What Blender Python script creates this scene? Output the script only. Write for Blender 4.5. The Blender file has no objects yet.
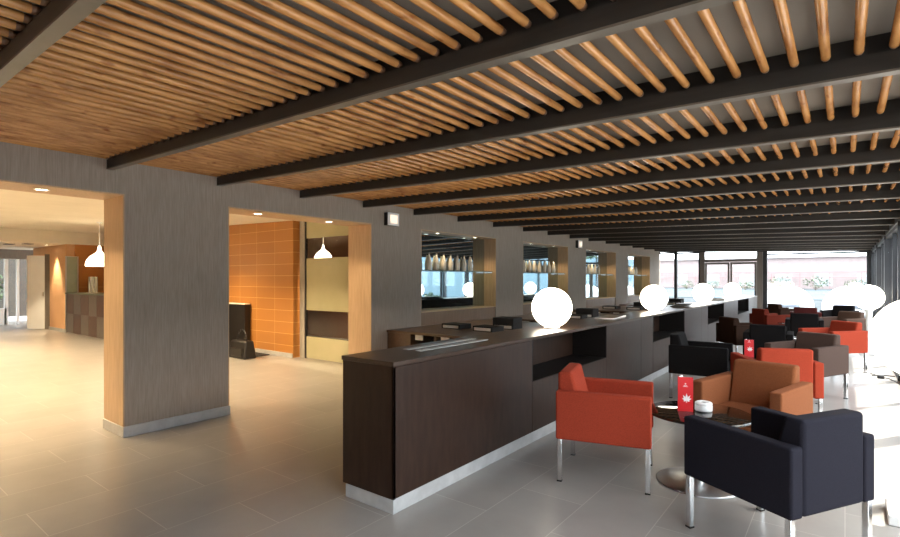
import bpy, bmesh, math, random
from mathutils import Vector, Matrix
random.seed(7)
PI = math.pi
S = bpy.context.scene
C = S.collection

# ---------------------------------------------------------------- camera, world, sun, exposure
cam_d = bpy.data.cameras.new('camera')
cam = bpy.data.objects.new('camera', cam_d)
C.objects.link(cam)
cam.location = (0, 0, 1.5)
cam.rotation_euler = (PI / 2, 0, math.radians(37.758))
cam_d.sensor_fit = 'HORIZONTAL'
cam_d.sensor_width = 36.0
cam_d.lens = 510.0 / 900.0 * 36.0
cam_d.shift_y = -11.0 / -900.0
cam_d.clip_start = 0.05
cam_d.clip_end = 400
S.camera = cam

w = bpy.data.worlds.new('sky')
S.world = w
w.use_nodes = True
wb = w.node_tree.nodes['Background']
wb.inputs['Color'].default_value = (0.90, 0.95, 1.0, 1)
wb.inputs['Strength'].default_value = 4.6

sun_d = bpy.data.lights.new('sun', 'SUN')
sun_d.energy = 11.0
sun_d.angle = math.radians(1.0)
sun_d.color = (1.0, 0.95, 0.86)
sun = bpy.data.objects.new('sun', sun_d)
C.objects.link(sun)
_el, _az = math.radians(64), math.radians(34)          # azimuth from +Y towards +X
sv = Vector((math.sin(_az) * math.cos(_el), math.cos(_az) * math.cos(_el), math.sin(_el)))
sun.rotation_euler = sv.to_track_quat('Z', 'Y').to_euler()

vs = S.view_settings
vs.view_transform = 'Standard'
vs.look = 'None'
vs.gamma = 1.0
vs.use_curve_mapping = False
vs.exposure = 1.0
try:
    S.cycles.max_bounces = 10
    S.cycles.diffuse_bounces = 5
    S.cycles.glossy_bounces = 5
    S.cycles.transparent_max_bounces = 16
    S.cycles.sample_clamp_indirect = 8.0
    S.cycles.use_denoising = True
    S.cycles.caustics_reflective = False
    S.cycles.caustics_refractive = False
except Exception:
    pass


# ---------------------------------------------------------------- materials
def mat(name, col, rough=0.5, metal=0.0, spec=0.5, emit=None, es=0.0):
    m = bpy.data.materials.new(name)
    m.use_nodes = True
    b = m.node_tree.nodes['Principled BSDF']
    b.inputs['Base Color'].default_value = (*col, 1)
    b.inputs['Roughness'].default_value = rough
    b.inputs['Metallic'].default_value = metal
    b.inputs['Specular IOR Level'].default_value = spec
    if emit:
        b.inputs['Emission Color'].default_value = (*emit, 1)
        b.inputs['Emission Strength'].default_value = es
    return m


def N(m, t, **kw):
    n = m.node_tree.nodes.new(t)
    for k, v in kw.items():
        setattr(n, k, v)
    return n


def L(m, a, b):
    m.node_tree.links.new(a, b)


def bsdf(m):
    return m.node_tree.nodes['Principled BSDF']


def ramp(m, fac, stops):
    r = N(m, 'ShaderNodeValToRGB')
    e = r.color_ramp.elements
    while len(e) < len(stops):
        e.new(0.5)
    for i, (p, c) in enumerate(stops):
        e[i].position = p
        e[i].color = (*c, 1)
    L(m, fac, r.inputs['Fac'])
    return r


def coords(m, scale=(1, 1, 1), rnd=False, rot=(0, 0, 0)):
    tc = N(m, 'ShaderNodeTexCoord')
    mp = N(m, 'ShaderNodeMapping')
    mp.inputs['Scale'].default_value = scale
    mp.inputs['Rotation'].default_value = rot
    L(m, tc.outputs['Object'], mp.inputs['Vector'])
    if rnd:
        oi = N(m, 'ShaderNodeObjectInfo')
        mul = N(m, 'ShaderNodeMath', operation='MULTIPLY')
        mul.inputs[1].default_value = 40.0
        L(m, oi.outputs['Random'], mul.inputs[0])
        cx = N(m, 'ShaderNodeCombineXYZ')
        for i in range(3):
            L(m, mul.outputs[0], cx.inputs[i])
        L(m, cx.outputs[0], mp.inputs['Location'])
    return mp.outputs[0]


def noise(m, vec, scale, detail=4, rough=0.55):
    n = N(m, 'ShaderNodeTexNoise')
    n.inputs['Scale'].default_value = scale
    n.inputs['Detail'].default_value = detail
    n.inputs['Roughness'].default_value = rough
    L(m, vec, n.inputs['Vector'])
    return n.outputs['Fac']


def bump(m, h, strength, dist=0.01):
    b = N(m, 'ShaderNodeBump')
    b.inputs['Strength'].default_value = strength
    b.inputs['Distance'].default_value = dist
    L(m, h, b.inputs['Height'])
    L(m, b.outputs['Normal'], bsdf(m).inputs['Normal'])


def noisy(name, c1, c2, scale, rough=0.5, sc=(1, 1, 1), rnd=False, bmp=0.0, metal=0.0, spec=0.5, lo=0.3, hi=0.7, dist=0.004):
    m = mat(name, c1, rough, metal, spec)
    f = noise(m, coords(m, sc, rnd), scale)
    r = ramp(m, f, [(lo, c1), (hi, c2)])
    L(m, r.outputs['Color'], bsdf(m).inputs['Base Color'])
    if bmp:
        bump(m, f, bmp, dist)
    return m


M = {}
M['wallpaper'] = noisy('wallpaper', (0.30, 0.238, 0.190), (0.405, 0.328, 0.268), 9, 0.8, (14, 14, 0.6), bmp=0.15)
M['veneer'] = noisy('veneer', (0.50, 0.33, 0.19), (0.61, 0.42, 0.255), 5, 0.5, (9, 9, 0.7))
M['rod'] = noisy('rod_wood', (0.30, 0.118, 0.034), (0.58, 0.275, 0.092), 3, 0.20, (9, 1.3, 9), rnd=True, lo=0.28, hi=0.62)
# darker knots in the pine rods
_m = M['rod']
_v = coords(_m, (9, 3, 9), True)
_f = noise(_m, _v, 2.2, 2)
_rk = ramp(_m, _f, [(0.62, (1, 1, 1)), (0.74, (0.50, 0.36, 0.27))])
_mx = N(_m, 'ShaderNodeMix', data_type='RGBA', blend_type='MULTIPLY')
_mx.inputs[0].default_value = 1.0
_old = bsdf(_m).inputs['Base Color'].links[0].from_socket
L(_m, _old, _mx.inputs[6])
L(_m, _rk.outputs['Color'], _mx.inputs[7])
L(_m, _mx.outputs[2], bsdf(_m).inputs['Base Color'])
M['rod_end'] = mat('rod_end', (0.13, 0.055, 0.022), 0.5)
M['beam'] = noisy('beam_steel', (0.017, 0.016, 0.015), (0.028, 0.026, 0.024), 6, 0.42, (0.5, 6, 6))
M['flange'] = noisy('flange_lit', (0.13, 0.112, 0.09), (0.16, 0.138, 0.115), 6, 0.4)  # paler than the beam steel: light from below put into the colour
M['ceil'] = noisy('ceiling_board', (0.17, 0.145, 0.12), (0.215, 0.185, 0.155), 1.2, 0.9)
M['plaster'] = noisy('cream_plaster', (0.80, 0.74, 0.62), (0.86, 0.80, 0.68), 2, 0.85)
M['plaster2'] = noisy('peach_plaster', (0.72, 0.42, 0.22), (0.78, 0.47, 0.26), 2, 0.85)
M['black'] = noisy('black_lacquer', (0.010, 0.009, 0.009), (0.018, 0.016, 0.015), 4, 0.4)
M['matblack'] = noisy('black_cloth', (0.012, 0.011, 0.011), (0.02, 0.018, 0.018), 30, 0.85)
M['counter'] = noisy('counter_wenge', (0.023, 0.0105, 0.0062), (0.040, 0.020, 0.0125), 7, 0.42, (3, 3, 0.6), spec=0.25)
M['top'] = noisy('counter_top', (0.040, 0.021, 0.013), (0.062, 0.036, 0.023), 6, 0.30, (4, 0.6, 4), spec=0.4)
M['sidetop'] = noisy('side_table_wood', (0.085, 0.048, 0.028), (0.12, 0.072, 0.044), 6, 0.3, (4, 0.6, 4))
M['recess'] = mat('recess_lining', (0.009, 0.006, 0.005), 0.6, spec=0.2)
M['plinth'] = noisy('plinth_stone', (0.42, 0.41, 0.40), (0.54, 0.53, 0.52), 8, 0.4)
M['steel'] = noisy('brushed_steel', (0.62, 0.62, 0.62), (0.74, 0.74, 0.74), 10, 0.28, (1, 1, 12), metal=1.0)
M['chrome'] = noisy('chrome', (0.72, 0.72, 0.73), (0.80, 0.80, 0.81), 6, 0.16, metal=1.0)
M['postgrey'] = noisy('grey_post', (0.36, 0.33, 0.28), (0.42, 0.39, 0.34), 5, 0.4)
M['strip'] = noisy('pale_steel', (0.50, 0.50, 0.48), (0.58, 0.58, 0.56), 5, 0.35)
M['base'] = noisy('satin_steel', (0.60, 0.60, 0.60), (0.68, 0.68, 0.68), 8, 0.34, metal=1.0)
M['niche_low'] = noisy('brown_wall_veneer', (0.175, 0.095, 0.048), (0.225, 0.13, 0.07), 5, 0.5, (9, 9, 0.7))
M['white'] = noisy('white_paint', (0.80, 0.80, 0.79), (0.86, 0.86, 0.85), 4, 0.45)
M['paper'] = noisy('pale_card', (0.78, 0.74, 0.68), (0.84, 0.80, 0.74), 12, 0.7)
M['red'] = noisy('red_card', (0.62, 0.012, 0.016), (0.70, 0.018, 0.022), 12, 0.35)
M['print'] = mat('white_print', (0.85, 0.80, 0.78), 0.5)
M['post'] = noisy('window_post', (0.014, 0.015, 0.018), (0.022, 0.024, 0.028), 5, 0.4)
M['doorframe'] = noisy('door_frame', (0.16, 0.135, 0.115), (0.21, 0.18, 0.155), 5, 0.45, (8, 8, 0.5))
M['globe'] = mat('globe_opal', (0.9, 0.88, 0.82), 0.3, emit=(1.0, 0.90, 0.72), es=5.0)
M['pend'] = mat('pendant_opal', (0.9, 0.88, 0.82), 0.35, emit=(1.0, 0.86, 0.62), es=3.5)
M['bulb'] = mat('lamp_lens', (0.9, 0.9, 0.85), 0.3, emit=(1.0, 0.88, 0.66), es=9.0)
M['sconce'] = mat('sconce_lens', (0.85, 0.8, 0.75), 0.3, emit=(1.0, 0.72, 0.50), es=0.55)
M['cord'] = mat('black_rubber', (0.012, 0.012, 0.012), 0.6)
M['veneer_grey'] = noisy('grey_veneer', (0.085, 0.070, 0.060), (0.125, 0.105, 0.09), 6, 0.4, (6, 6, 0.8))
M['veneer_brown'] = noisy('brown_veneer', (0.055, 0.026, 0.018), (0.085, 0.042, 0.030), 6, 0.4, (6, 6, 0.8))
M['brownwall'] = noisy('brown_panelling', (0.16, 0.06, 0.026), (0.21, 0.085, 0.04), 5, 0.5, (6, 1, 1))
M['frost'] = noisy('frosted_glass', (0.46, 0.43, 0.26), (0.52, 0.48, 0.30), 1.5, 0.25)
M['greenglass'] = noisy('green_frosted_glass', (0.36, 0.44, 0.34), (0.44, 0.52, 0.42), 1.5, 0.25)
M['acrylic'] = noisy('cloudy_acrylic', (0.60, 0.58, 0.52), (0.72, 0.70, 0.64), 3, 0.2)
M['bottle'] = noisy('bottle_ceramic', (0.66, 0.58, 0.46), (0.80, 0.73, 0.62), 4, 0.22)
M['bottlecap'] = mat('bottle_cap', (0.05, 0.04, 0.035), 0.35)
M['shelf'] = noisy('shelf_glass_edge', (0.10, 0.13, 0.10), (0.14, 0.17, 0.13), 3, 0.45)
M['terrace'] = noisy('terrace_stone', (0.26, 0.26, 0.26), (0.34, 0.34, 0.34), 1.5, 0.7)
M['pool'] = noisy('pool_water', (0.020, 0.036, 0.048), (0.030, 0.048, 0.060), 0.6, 0.6, spec=0.08)
M['patio'] = noisy('patio_paving', (0.028, 0.035, 0.040), (0.042, 0.050, 0.055), 0.5, 0.9, spec=0.1)
M['leaf'] = noisy('leaves', (0.035, 0.065, 0.030), (0.075, 0.115, 0.055), 3, 0.6, rnd=True)
M['bark'] = noisy('bark', (0.12, 0.08, 0.06), (0.20, 0.14, 0.10), 8, 0.8)
M['pink'] = noisy('pink_render', (0.29, 0.235, 0.23), (0.33, 0.27, 0.265), 1, 0.85)
M['redrail'] = noisy('red_rail', (0.30, 0.16, 0.16), (0.33, 0.19, 0.19), 3, 0.5)
M['bluepanel'] = noisy('blue_cladding', (0.16, 0.26, 0.32), (0.24, 0.34, 0.39), 2, 0.5, (1, 9, 0.3))
M['backdrop_dark'] = noisy('dark_backdrop_wall', (0.022, 0.02, 0.017), (0.04, 0.036, 0.03), 3, 0.9)
M['palewindow'] = noisy('pale_window', (0.30, 0.32, 0.33), (0.36, 0.38, 0.39), 2, 0.4)
M['doorwhite'] = noisy('white_lacquer', (0.84, 0.88, 0.92), (0.88, 0.92, 0.96), 4, 0.35)
M['canvas'] = noisy('white_canvas', (0.82, 0.82, 0.82), (0.88, 0.88, 0.88), 6, 0.8)
M['cushion'] = noisy('grey_cushion', (0.20, 0.22, 0.26), (0.28, 0.30, 0.34), 8, 0.8)


def fabric(name, c):
    return noisy(name, tuple(x * 0.82 for x in c), tuple(min(1, x * 1.18) for x in c), 160, 0.92, bmp=0.25, spec=0.06, dist=0.002)


FAB = {
    'navy': fabric('navy_fabric', (0.016, 0.015, 0.021)),
    'orange': fabric('orange_fabric', (0.31, 0.044, 0.022)),
    'rust': fabric('rust_fabric', (0.20, 0.070, 0.030)),
    'black': fabric('black_fabric', (0.009, 0.0078, 0.0078)),
    'brown': fabric('dark_brown_fabric', (0.035, 0.018, 0.012)),
    'taupe': fabric('taupe_fabric', (0.072, 0.046, 0.037)),
    'maroon': fabric('maroon_fabric', (0.06, 0.013, 0.012)),
    'brick': fabric('brick_fabric', (0.13, 0.022, 0.013)),
}

# glossy stone tile floor
m = mat('floor_tiles', (0.3, 0.28, 0.27), 0.3)
v = coords(m, (1, 1, 1), rot=(0, 0, PI / 2))
bt = N(m, 'ShaderNodeTexBrick')
bt.offset = 0.5
bt.inputs['Scale'].default_value = 1.0
bt.inputs['Brick Width'].default_value = 0.92
bt.inputs['Row Height'].default_value = 0.46
bt.inputs['Mortar Size'].default_value = 0.0028
bt.inputs['Mortar Smooth'].default_value = 0.3
bt.inputs['Color1'].default_value = (0.92, 0.92, 0.92, 1)
bt.inputs['Color2'].default_value = (1.0, 1.0, 1.0, 1)
bt.inputs['Mortar'].default_value = (1.45, 1.45, 1.45, 1)
L(m, v, bt.inputs['Vector'])
v2 = coords(m)
f = noise(m, v2, 2.2, 6, 0.6)
r = ramp(m, f, [(0.2, (0.295, 0.272, 0.248)), (0.8, (0.370, 0.345, 0.318))])
mx = N(m, 'ShaderNodeMix', data_type='RGBA', blend_type='MULTIPLY')
mx.inputs[0].default_value = 1.0
L(m, r.outputs['Color'], mx.inputs[6])
L(m, bt.outputs['Color'], mx.inputs[7])
L(m, mx.outputs[2], bsdf(m).inputs['Base Color'])
M['floor'] = m

# orange wall tiles with pale joints
m = mat('orange_tiles', (0.62, 0.25, 0.04), 0.4)
v = coords(m, (1, 1, 1), rot=(PI / 2, 0, 0))
bt = N(m, 'ShaderNodeTexBrick')
bt.offset = 0.0
bt.inputs['Scale'].default_value = 1.0
bt.inputs['Brick Width'].default_value = 0.64
bt.inputs['Row Height'].default_value = 0.225
bt.inputs['Mortar Size'].default_value = 0.004
bt.inputs['Color1'].default_value = (0.45, 0.185, 0.042, 1)
bt.inputs['Color2'].default_value = (0.50, 0.21, 0.05, 1)
bt.inputs['Mortar'].default_value = (0.74, 0.44, 0.17, 1)
L(m, v, bt.inputs['Vector'])
L(m, bt.outputs['Color'], bsdf(m).inputs['Base Color'])
M['tiles'] = m


def glass_mat(name, tint=(1, 1, 1), refl=0.9):
    m = bpy.data.materials.new(name)
    m.use_nodes = True
    nt = m.node_tree
    nt.nodes.remove(nt.nodes['Principled BSDF'])
    out = nt.nodes['Material Output']
    tr = nt.nodes.new('ShaderNodeBsdfTransparent')
    tr.inputs['Color'].default_value = (*tint, 1)
    gl = nt.nodes.new('ShaderNodeBsdfGlossy')
    gl.inputs['Roughness'].default_value = 0.0
    gl.inputs['Color'].default_value = (refl, refl, refl, 1)
    lw = nt.nodes.new('ShaderNodeLayerWeight')
    lw.inputs['Blend'].default_value = 0.5          # Schlick reflectance, the same on both faces of the pane
    pw = nt.nodes.new('ShaderNodeMath')
    pw.operation = 'POWER'
    pw.inputs[1].default_value = 5.0
    ml = nt.nodes.new('ShaderNodeMath')
    ml.operation = 'MULTIPLY_ADD'
    ml.inputs[1].default_value = 0.92
    ml.inputs[2].default_value = 0.04
    nt.links.new(lw.outputs['Facing'], pw.inputs[0])
    nt.links.new(pw.outputs[0], ml.inputs[0])
    mi = nt.nodes.new('ShaderNodeMixShader')
    nt.links.new(ml.outputs[0], mi.inputs[0])
    nt.links.new(tr.outputs[0], mi.inputs[1])
    nt.links.new(gl.outputs[0], mi.inputs[2])
    nt.links.new(mi.outputs[0], out.inputs['Surface'])
    return m


M['glass'] = glass_mat('clear_glass', (0.97, 0.985, 0.99))
M['shelfglass'] = glass_mat('shelf_glass', (0.80, 0.90, 0.86))
M['mirror'] = noisy('tinted_mirror', (0.42, 0.50, 0.52), (0.43, 0.51, 0.53), 2, 0.02, metal=1.0)
M['tabletop'] = mat('black_glass', (0.006, 0.005, 0.005), 0.03, spec=0.9)


# ---------------------------------------------------------------- mesh helpers
class MB:
    """collects shapes for ONE mesh object"""

    def __init__(self):
        self.bm = bmesh.new()
        self.mats = []

    def mi(self, m):
        if m not in self.mats:
            self.mats.append(m)
        return self.mats.index(m)

    def box(self, x0, x1, y0, y1, z0, z1, m, bevel=0.0, seg=2):
        g = bmesh.ops.create_cube(self.bm, size=1.0)
        vs_ = g['verts']
        bmesh.ops.scale(self.bm, vec=(x1 - x0, y1 - y0, z1 - z0), verts=vs_)
        bmesh.ops.translate(self.bm, vec=((x0 + x1) / 2, (y0 + y1) / 2, (z0 + z1) / 2), verts=vs_)
        return self._fin(vs_, m, bevel, seg)

    def hexa(self, pts, m, bevel=0.0, seg=2):
        """eight points: bottom four, then top four, both counter-clockwise"""
        vs_ = [self.bm.verts.new(p) for p in pts]
        for q in ((3, 2, 1, 0), (4, 5, 6, 7), (0, 1, 5, 4), (1, 2, 6, 5), (2, 3, 7, 6), (3, 0, 4, 7)):
            self.bm.faces.new([vs_[i] for i in q])
        return self._fin(vs_, m, bevel, seg)

    def _fin(self, vs_, m, bevel, seg):
        i = self.mi(m)
        fs = {f for v in vs_ for f in v.link_faces}
        for f in fs:
            f.material_index = i
        if bevel > 0:
            es = list({e for v in vs_ for e in v.link_edges})
            r = bmesh.ops.bevel(self.bm, geom=es, offset=bevel, segments=seg, profile=0.5, affect='EDGES', material=-1)
            for f in r['faces']:
                f.material_index = i
                f.smooth = True
            for f in fs:
                if f.is_valid:
                    f.smooth = True
        return self

    def cyl(self, p0, p1, r0, r1, m, n=16, caps=True, smooth=True, capm=None):
        p0, p1 = Vector(p0), Vector(p1)
        d = p1 - p0
        q = d.to_track_quat('Z', 'Y').to_matrix().to_4x4()
        mt = Matrix.Translation((p0 + p1) / 2) @ q
        g = bmesh.ops.create_cone(self.bm, cap_ends=caps, segments=n, radius1=r0, radius2=r1, depth=d.length, matrix=mt)
        i = self.mi(m)
        ci = self.mi(capm) if capm else i
        for f in {f for v in g['verts'] for f in v.link_faces}:
            f.material_index = i if len(f.verts) == 4 else ci
            f.smooth = smooth and len(f.verts) == 4
        return self

    def lathe(self, prof, m, n=32, at=(0, 0, 0)):
        i = self.mi(m)
        rings = []
        for (r_, z) in prof:
            if r_ < 1e-5:
                rings.append([self.bm.verts.new((at[0], at[1], at[2] + z))])
            else:
                rings.append([self.bm.verts.new((at[0] + r_ * math.cos(2 * PI * k / n), at[1] + r_ * math.sin(2 * PI * k / n), at[2] + z)) for k in range(n)])
        for a, b in zip(rings, rings[1:]):
            for k in range(n):
                k2 = (k + 1) % n
                if len(a) == 1 and len(b) == 1:
                    continue
                if len(a) == 1:
                    f = self.bm.faces.new((a[0], b[k2], b[k]))
                elif len(b) == 1:
                    f = self.bm.faces.new((a[k], a[k2], b[0]))
                else:
                    f = self.bm.faces.new((a[k], a[k2], b[k2], b[k]))
                f.material_index = i
                f.smooth = True
        return self

    def sphere(self, c, r_, m, n=32):
        g = bmesh.ops.create_uvsphere(self.bm, u_segments=n, v_segments=n // 2, radius=r_, matrix=Matrix.Translation(c))
        i = self.mi(m)
        for f in {f for v in g['verts'] for f in v.link_faces}:
            f.material_index = i
            f.smooth = True
        return self

    def prism(self, poly, y0, y1, m, axis='y'):
        """extrude a polygon given in x-z between two y values"""
        i = self.mi(m)
        a = [self.bm.verts.new((x, y0, z)) for x, z in poly]
        b = [self.bm.verts.new((x, y1, z)) for x, z in poly]
        fs = [self.bm.faces.new(a), self.bm.faces.new(b[::-1])]
        k = len(poly)
        for j in range(k):
            fs.append(self.bm.faces.new((a[j], b[j], b[(j + 1) % k], a[(j + 1) % k])))
        for f in fs:
            f.material_index = i
        return self

    def tube(self, pts, r_, m, n=8):
        for a, b in zip(pts, pts[1:]):
            self.cyl(a, b, r_, r_, m, n)
        return self

    def mesh(self, name):
        bmesh.ops.recalc_face_normals(self.bm, faces=self.bm.faces[:])
        me = bpy.data.meshes.new(name)
        self.bm.to_mesh(me)
        self.bm.free()
        for m_ in self.mats:
            me.materials.append(m_)
        return me

    def build(self, name, parent=None, loc=None, rotz=None, wn=False):
        o = bpy.data.objects.new(name, self.mesh(name))
        C.objects.link(o)
        if parent:
            o.parent = parent
        if loc:
            o.location = loc
        if rotz is not None:
            o.rotation_euler = (0, 0, rotz)
        if wn:
            o.modifiers.new('wn', 'WEIGHTED_NORMAL').keep_sharp = True
        return o


def tag(o, label, cat, group=None, kind=None):
    o['label'] = label
    o['category'] = cat
    if group:
        o['group'] = group
    if kind:
        o['kind'] = kind
    return o


def empty(name, label, cat, loc=(0, 0, 0), rotz=0.0, group=None):
    o = bpy.data.objects.new(name, None)
    C.objects.link(o)
    o.location = loc
    o.rotation_euler = (0, 0, rotz)
    o.empty_display_size = 0.1
    return tag(o, label, cat, group)


def struct(o, label=None, cat=None):
    o['kind'] = 'structure'
    if label:
        o['label'] = label
        o['category'] = cat
    return o


def copy_tree(o, parent=None):
    c = o.copy()
    C.objects.link(c)
    c.parent = parent
    for ch in list(o.children):
        copy_tree(ch, c)
    return c


def lamp(name, kind, loc, energy, color, parent=None, size=0.1, spot=None, blend=0.6, target=None):
    d = bpy.data.lights.new(name, kind)
    d.energy = energy
    d.color = color
    if kind in ('POINT', 'SPOT'):
        d.shadow_soft_size = size
    if kind == 'SPOT':
        d.spot_size = math.radians(spot)
        d.spot_blend = blend
    o = bpy.data.objects.new(name, d)
    C.objects.link(o)
    if parent:
        o.parent = parent
    o.location = loc
    return o


# ---------------------------------------------------------------- measurements of the room
XW = -5.416          # face of the long wall
XB = -5.90           # back of the long wall
XG = 0.62            # window wall
YF = 20.0            # glazed end wall
YN = -2.6            # wall behind the camera
PER = 3.31           # rhythm of openings, niches and window posts


def zb(x):           # underside of the gently falling beams
    return 2.522 - 0.026 * (x - XW)


def zhall(x):        # ceiling of the hall beyond the wall
    return 2.63 - 0.025 * (x + 8.4)


BEAMS = [-1.65, -0.52, 0.59, 1.79, 2.84, 3.91, 4.97, 6.05, 7.21, 8.36, 9.53, 10.66, 11.86, 13.03, 14.26, 15.44, 16.60, 17.79, 19.0]
ORD = ['first', 'second', 'third', 'fourth', 'fifth', 'sixth', 'seventh', 'eighth', 'ninth', 'tenth', 'eleventh', 'twelfth',
       'thirteenth', 'fourteenth', 'fifteenth', 'sixteenth', 'seventeenth', 'eighteenth', 'nineteenth']

# floors
b = MB()
b.box(-23.5, 0.75, -3.0, 20.12, -0.12, 0.0, M['floor'])
struct(b.build('floor'), 'grey stone tile floor with a satin gloss', 'floor')

# main ceiling boards (sloping)
b = MB()
def slab(b, x0, x1, y0, y1, fz, t, m):
    b.hexa([(x0, y0, fz(x0)), (x1, y0, fz(x1)), (x1, y1, fz(x1)), (x0, y1, fz(x0)),
            (x0, y0, fz(x0) + t), (x1, y0, fz(x1) + t), (x1, y1, fz(x1) + t), (x0, y1, fz(x0) + t)], m)
slab(b, XB, XG + 0.13, YN, YF + 0.15, lambda x: zb(x) + 0.175, 0.1, M['ceil'])
struct(b.build('ceiling'), 'grey brown boarded ceiling above the wooden rods', 'ceiling')

# long wall with two doorless openings and four mirrored niches
OPEN_TOP = 2.30
SILL = 0.975
op = [(-0.34, 1.94), (2.97, 5.14)]
ni = [(6.23, 8.47), (9.53, 11.77), (12.86, 15.10), (16.17, 18.46)]
XM = -5.69           # mirror plane in the niches
WT = 2.84
b = MB()
edges = [YN] + [e for o_ in op + ni for e in o_] + [19.57]
for i in range(0, len(edges), 2):                       # solid piers
    b.box(XB, XW, edges[i], edges[i + 1], 0.0, WT, M['wallpaper'])
for (a, c) in op:
    b.box(XB, XW, a, c, OPEN_TOP + 0.012, WT, M['wallpaper'])
for (a, c) in ni:
    b.box(XB, XW, a, c, OPEN_TOP + 0.012, WT, M['wallpaper'])
    b.box(XB, XW - 0.02, a, c, 0.0, SILL - 0.012, M['niche_low'])
    b.box(XB, XM - 0.012, a, c, SILL - 0.012, OPEN_TOP + 0.012, M['wallpaper'])
struct(b.build('wall_left'), 'long wall covered in grey fabric wallpaper with openings and niches', 'wall')
k = 0
for (a, c) in op:                                        # veneer lining of the openings
    k += 1
    b = MB()
    b.box(XB - 0.004, XW - 0.002, a, c, OPEN_TOP, OPEN_TOP + 0.012, M['veneer'])
    b.box(XB - 0.004, XW - 0.002, c - 0.012, c, 0.10, OPEN_TOP, M['veneer'])
    b.box(XB - 0.004, XW - 0.002, a, a + 0.012, 0.10, OPEN_TOP, M['veneer'])
    struct(b.build('trim_%d' % k))
for (a, c) in ni:                                        # veneer lining of the niches
    k += 1
    b = MB()
    b.box(XM - 0.01, XW - 0.002, a, c, OPEN_TOP, OPEN_TOP + 0.012, M['veneer'])
    b.box(XM - 0.01, XW - 0.002, c - 0.012, c, SILL, OPEN_TOP, M['veneer'])
    b.box(XM - 0.01, XW - 0.002, a, a + 0.012, SILL, OPEN_TOP, M['veneer'])
    b.box(XM - 0.01, XW + 0.004, a, c, SILL - 0.012, SILL, M['veneer'])
    struct(b.build('trim_%d' % k))
# stone baseboards round the piers
b = MB()
for i in range(0, len(edges), 2):
    y0, y1 = edges[i], edges[i + 1]
    e0 = 0.018 if i in (2, 4) else 0.0
    e1 = 0.018 if i in (0, 2) else 0.0
    b.box(XB - 0.018, XW + 0.018, y0 - e0, y1 + e1, 0.0, 0.10, M['plinth'], 0.003, 1)
for (a, c) in ni:
    b.box(XW, XW + 0.018, a, c, 0.0, 0.10, M['plinth'])
struct(b.build('baseboard_left'))

# wall behind the camera
b = MB()
b.box(XB, XG + 0.13, YN - 0.15, YN, 0, 3.0, M['wallpaper'])
b.box(-23.5, XB, -3.15, -3.0, 0, 3.4, M['plaster'])
struct(b.build('wall_back'))

# ---------------------------------------------------------------- steel beams and wooden rods
bw = 0.052
for i, y in enumerate(BEAMS):
    b = MB()
    x0, x1 = XW, XG
    if y + bw > 20:
        break
    def sl(x0, x1, y0, y1, dz0, dz1, m):
        b.hexa([(x0, y0, zb(x0) + dz0), (x1, y0, zb(x1) + dz0), (x1, y1, zb(x1) + dz0), (x0, y1, zb(x0) + dz0),
                (x0, y0, zb(x0) + dz1), (x1, y0, zb(x1) + dz1), (x1, y1, zb(x1) + dz1), (x0, y1, zb(x0) + dz1)], m)
    sl(x0, x1, y - 0.003, y + bw + 0.003, 0.0, 0.010, M['flange'])
    sl(x0, x1, y, y + bw, 0.010, 0.090, M['beam'])
    sl(x0, x1, y + 0.021, y + bw - 0.021, 0.090, 0.175, M['black'])
    o = b.build('ceiling_beam')
    tag(o, 'dark steel ceiling beam, %s from the near end of the room' % ORD[i], 'beam', 'steel ceiling beams', 'thing')

ROD_R, ROD_S = 0.0198, 0.1165
xs = []
x = XW + 0.105
xs.append(XW + 0.03)
while x < XG - 0.04:
    xs.append(x)
    x += ROD_S
for i, y in enumerate(BEAMS[:-1]):
    y0, y1 = y + bw - 0.013, BEAMS[i + 1] + 0.013
    root = empty('rod_screen', 'screen of round pine rods hung between the %s and %s steel beams' % (ORD[i], ORD[i + 1]), 'ceiling screen',
                 (0, y0, 0), 0, 'pine rod ceiling screens')
    ln = y1 - y0

    def rod_into(b, x=0.0, z=0.0, n=10):
        b.cyl((x, 0.03, z), (x, ln - 0.03, z), ROD_R, ROD_R, M['rod'], n, caps=False)
        b.cyl((x, ln - 0.03, z), (x, ln, z), ROD_R, ROD_R * 0.78, M['rod_end'], n)
        b.cyl((x, 0, z), (x, 0.03, z), ROD_R * 0.78, ROD_R, M['rod_end'], n)
    if y < 9.0:
        b = MB()
        rod_into(b)
        me = b.mesh('rod')
        for x in xs:
            o = bpy.data.objects.new('rod', me)
            C.objects.link(o)
            o.parent = root
            o.location = (x, 0, zb(x) + 0.091 + ROD_R)
    else:
        b = MB()
        for x in xs:
            rod_into(b, x, zb(x) + 0.091 + ROD_R, 8)
        b.build('rods', root)['kind'] = 'stuff'

# ---------------------------------------------------------------- window wall on the right
posts = [-2.6 + 0.06, 0.15, 3.46, 6.77, 10.08, 13.39, 16.70, 19.94]
wz = zb(XG)
for i in range(len(posts) - 1):
    y0, y1 = posts[i], posts[i + 1]
    b = MB()
    b.box(XG, XG + 0.16, y0 - 0.05, y0 + 0.05, 0.0, wz, M['post'])
    b.box(XG + 0.02, XG + 0.12, y0 + 0.05, y1 - 0.05, 0.0, 0.07, M['post'])
    b.box(XG + 0.02, XG + 0.12, y0 + 0.05, y1 - 0.05, wz - 0.06, wz, M['post'])
    ym = (y0 + y1) / 2
    b.box(XG + 0.03, XG + 0.11, ym - 0.025, ym + 0.025, 0.07, wz - 0.06, M['post'])
    o = struct(b.build('window_%d' % (i + 1)))
    g = MB()
    g.box(XG + 0.066, XG + 0.074, y0 + 0.05, ym - 0.025, 0.07, wz - 0.06, M['glass'])
    g.box(XG + 0.066, XG + 0.074, ym + 0.025, y1 - 0.05, 0.07, wz - 0.06, M['glass'])
    g.build('pane', o)
b = MB()
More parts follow.
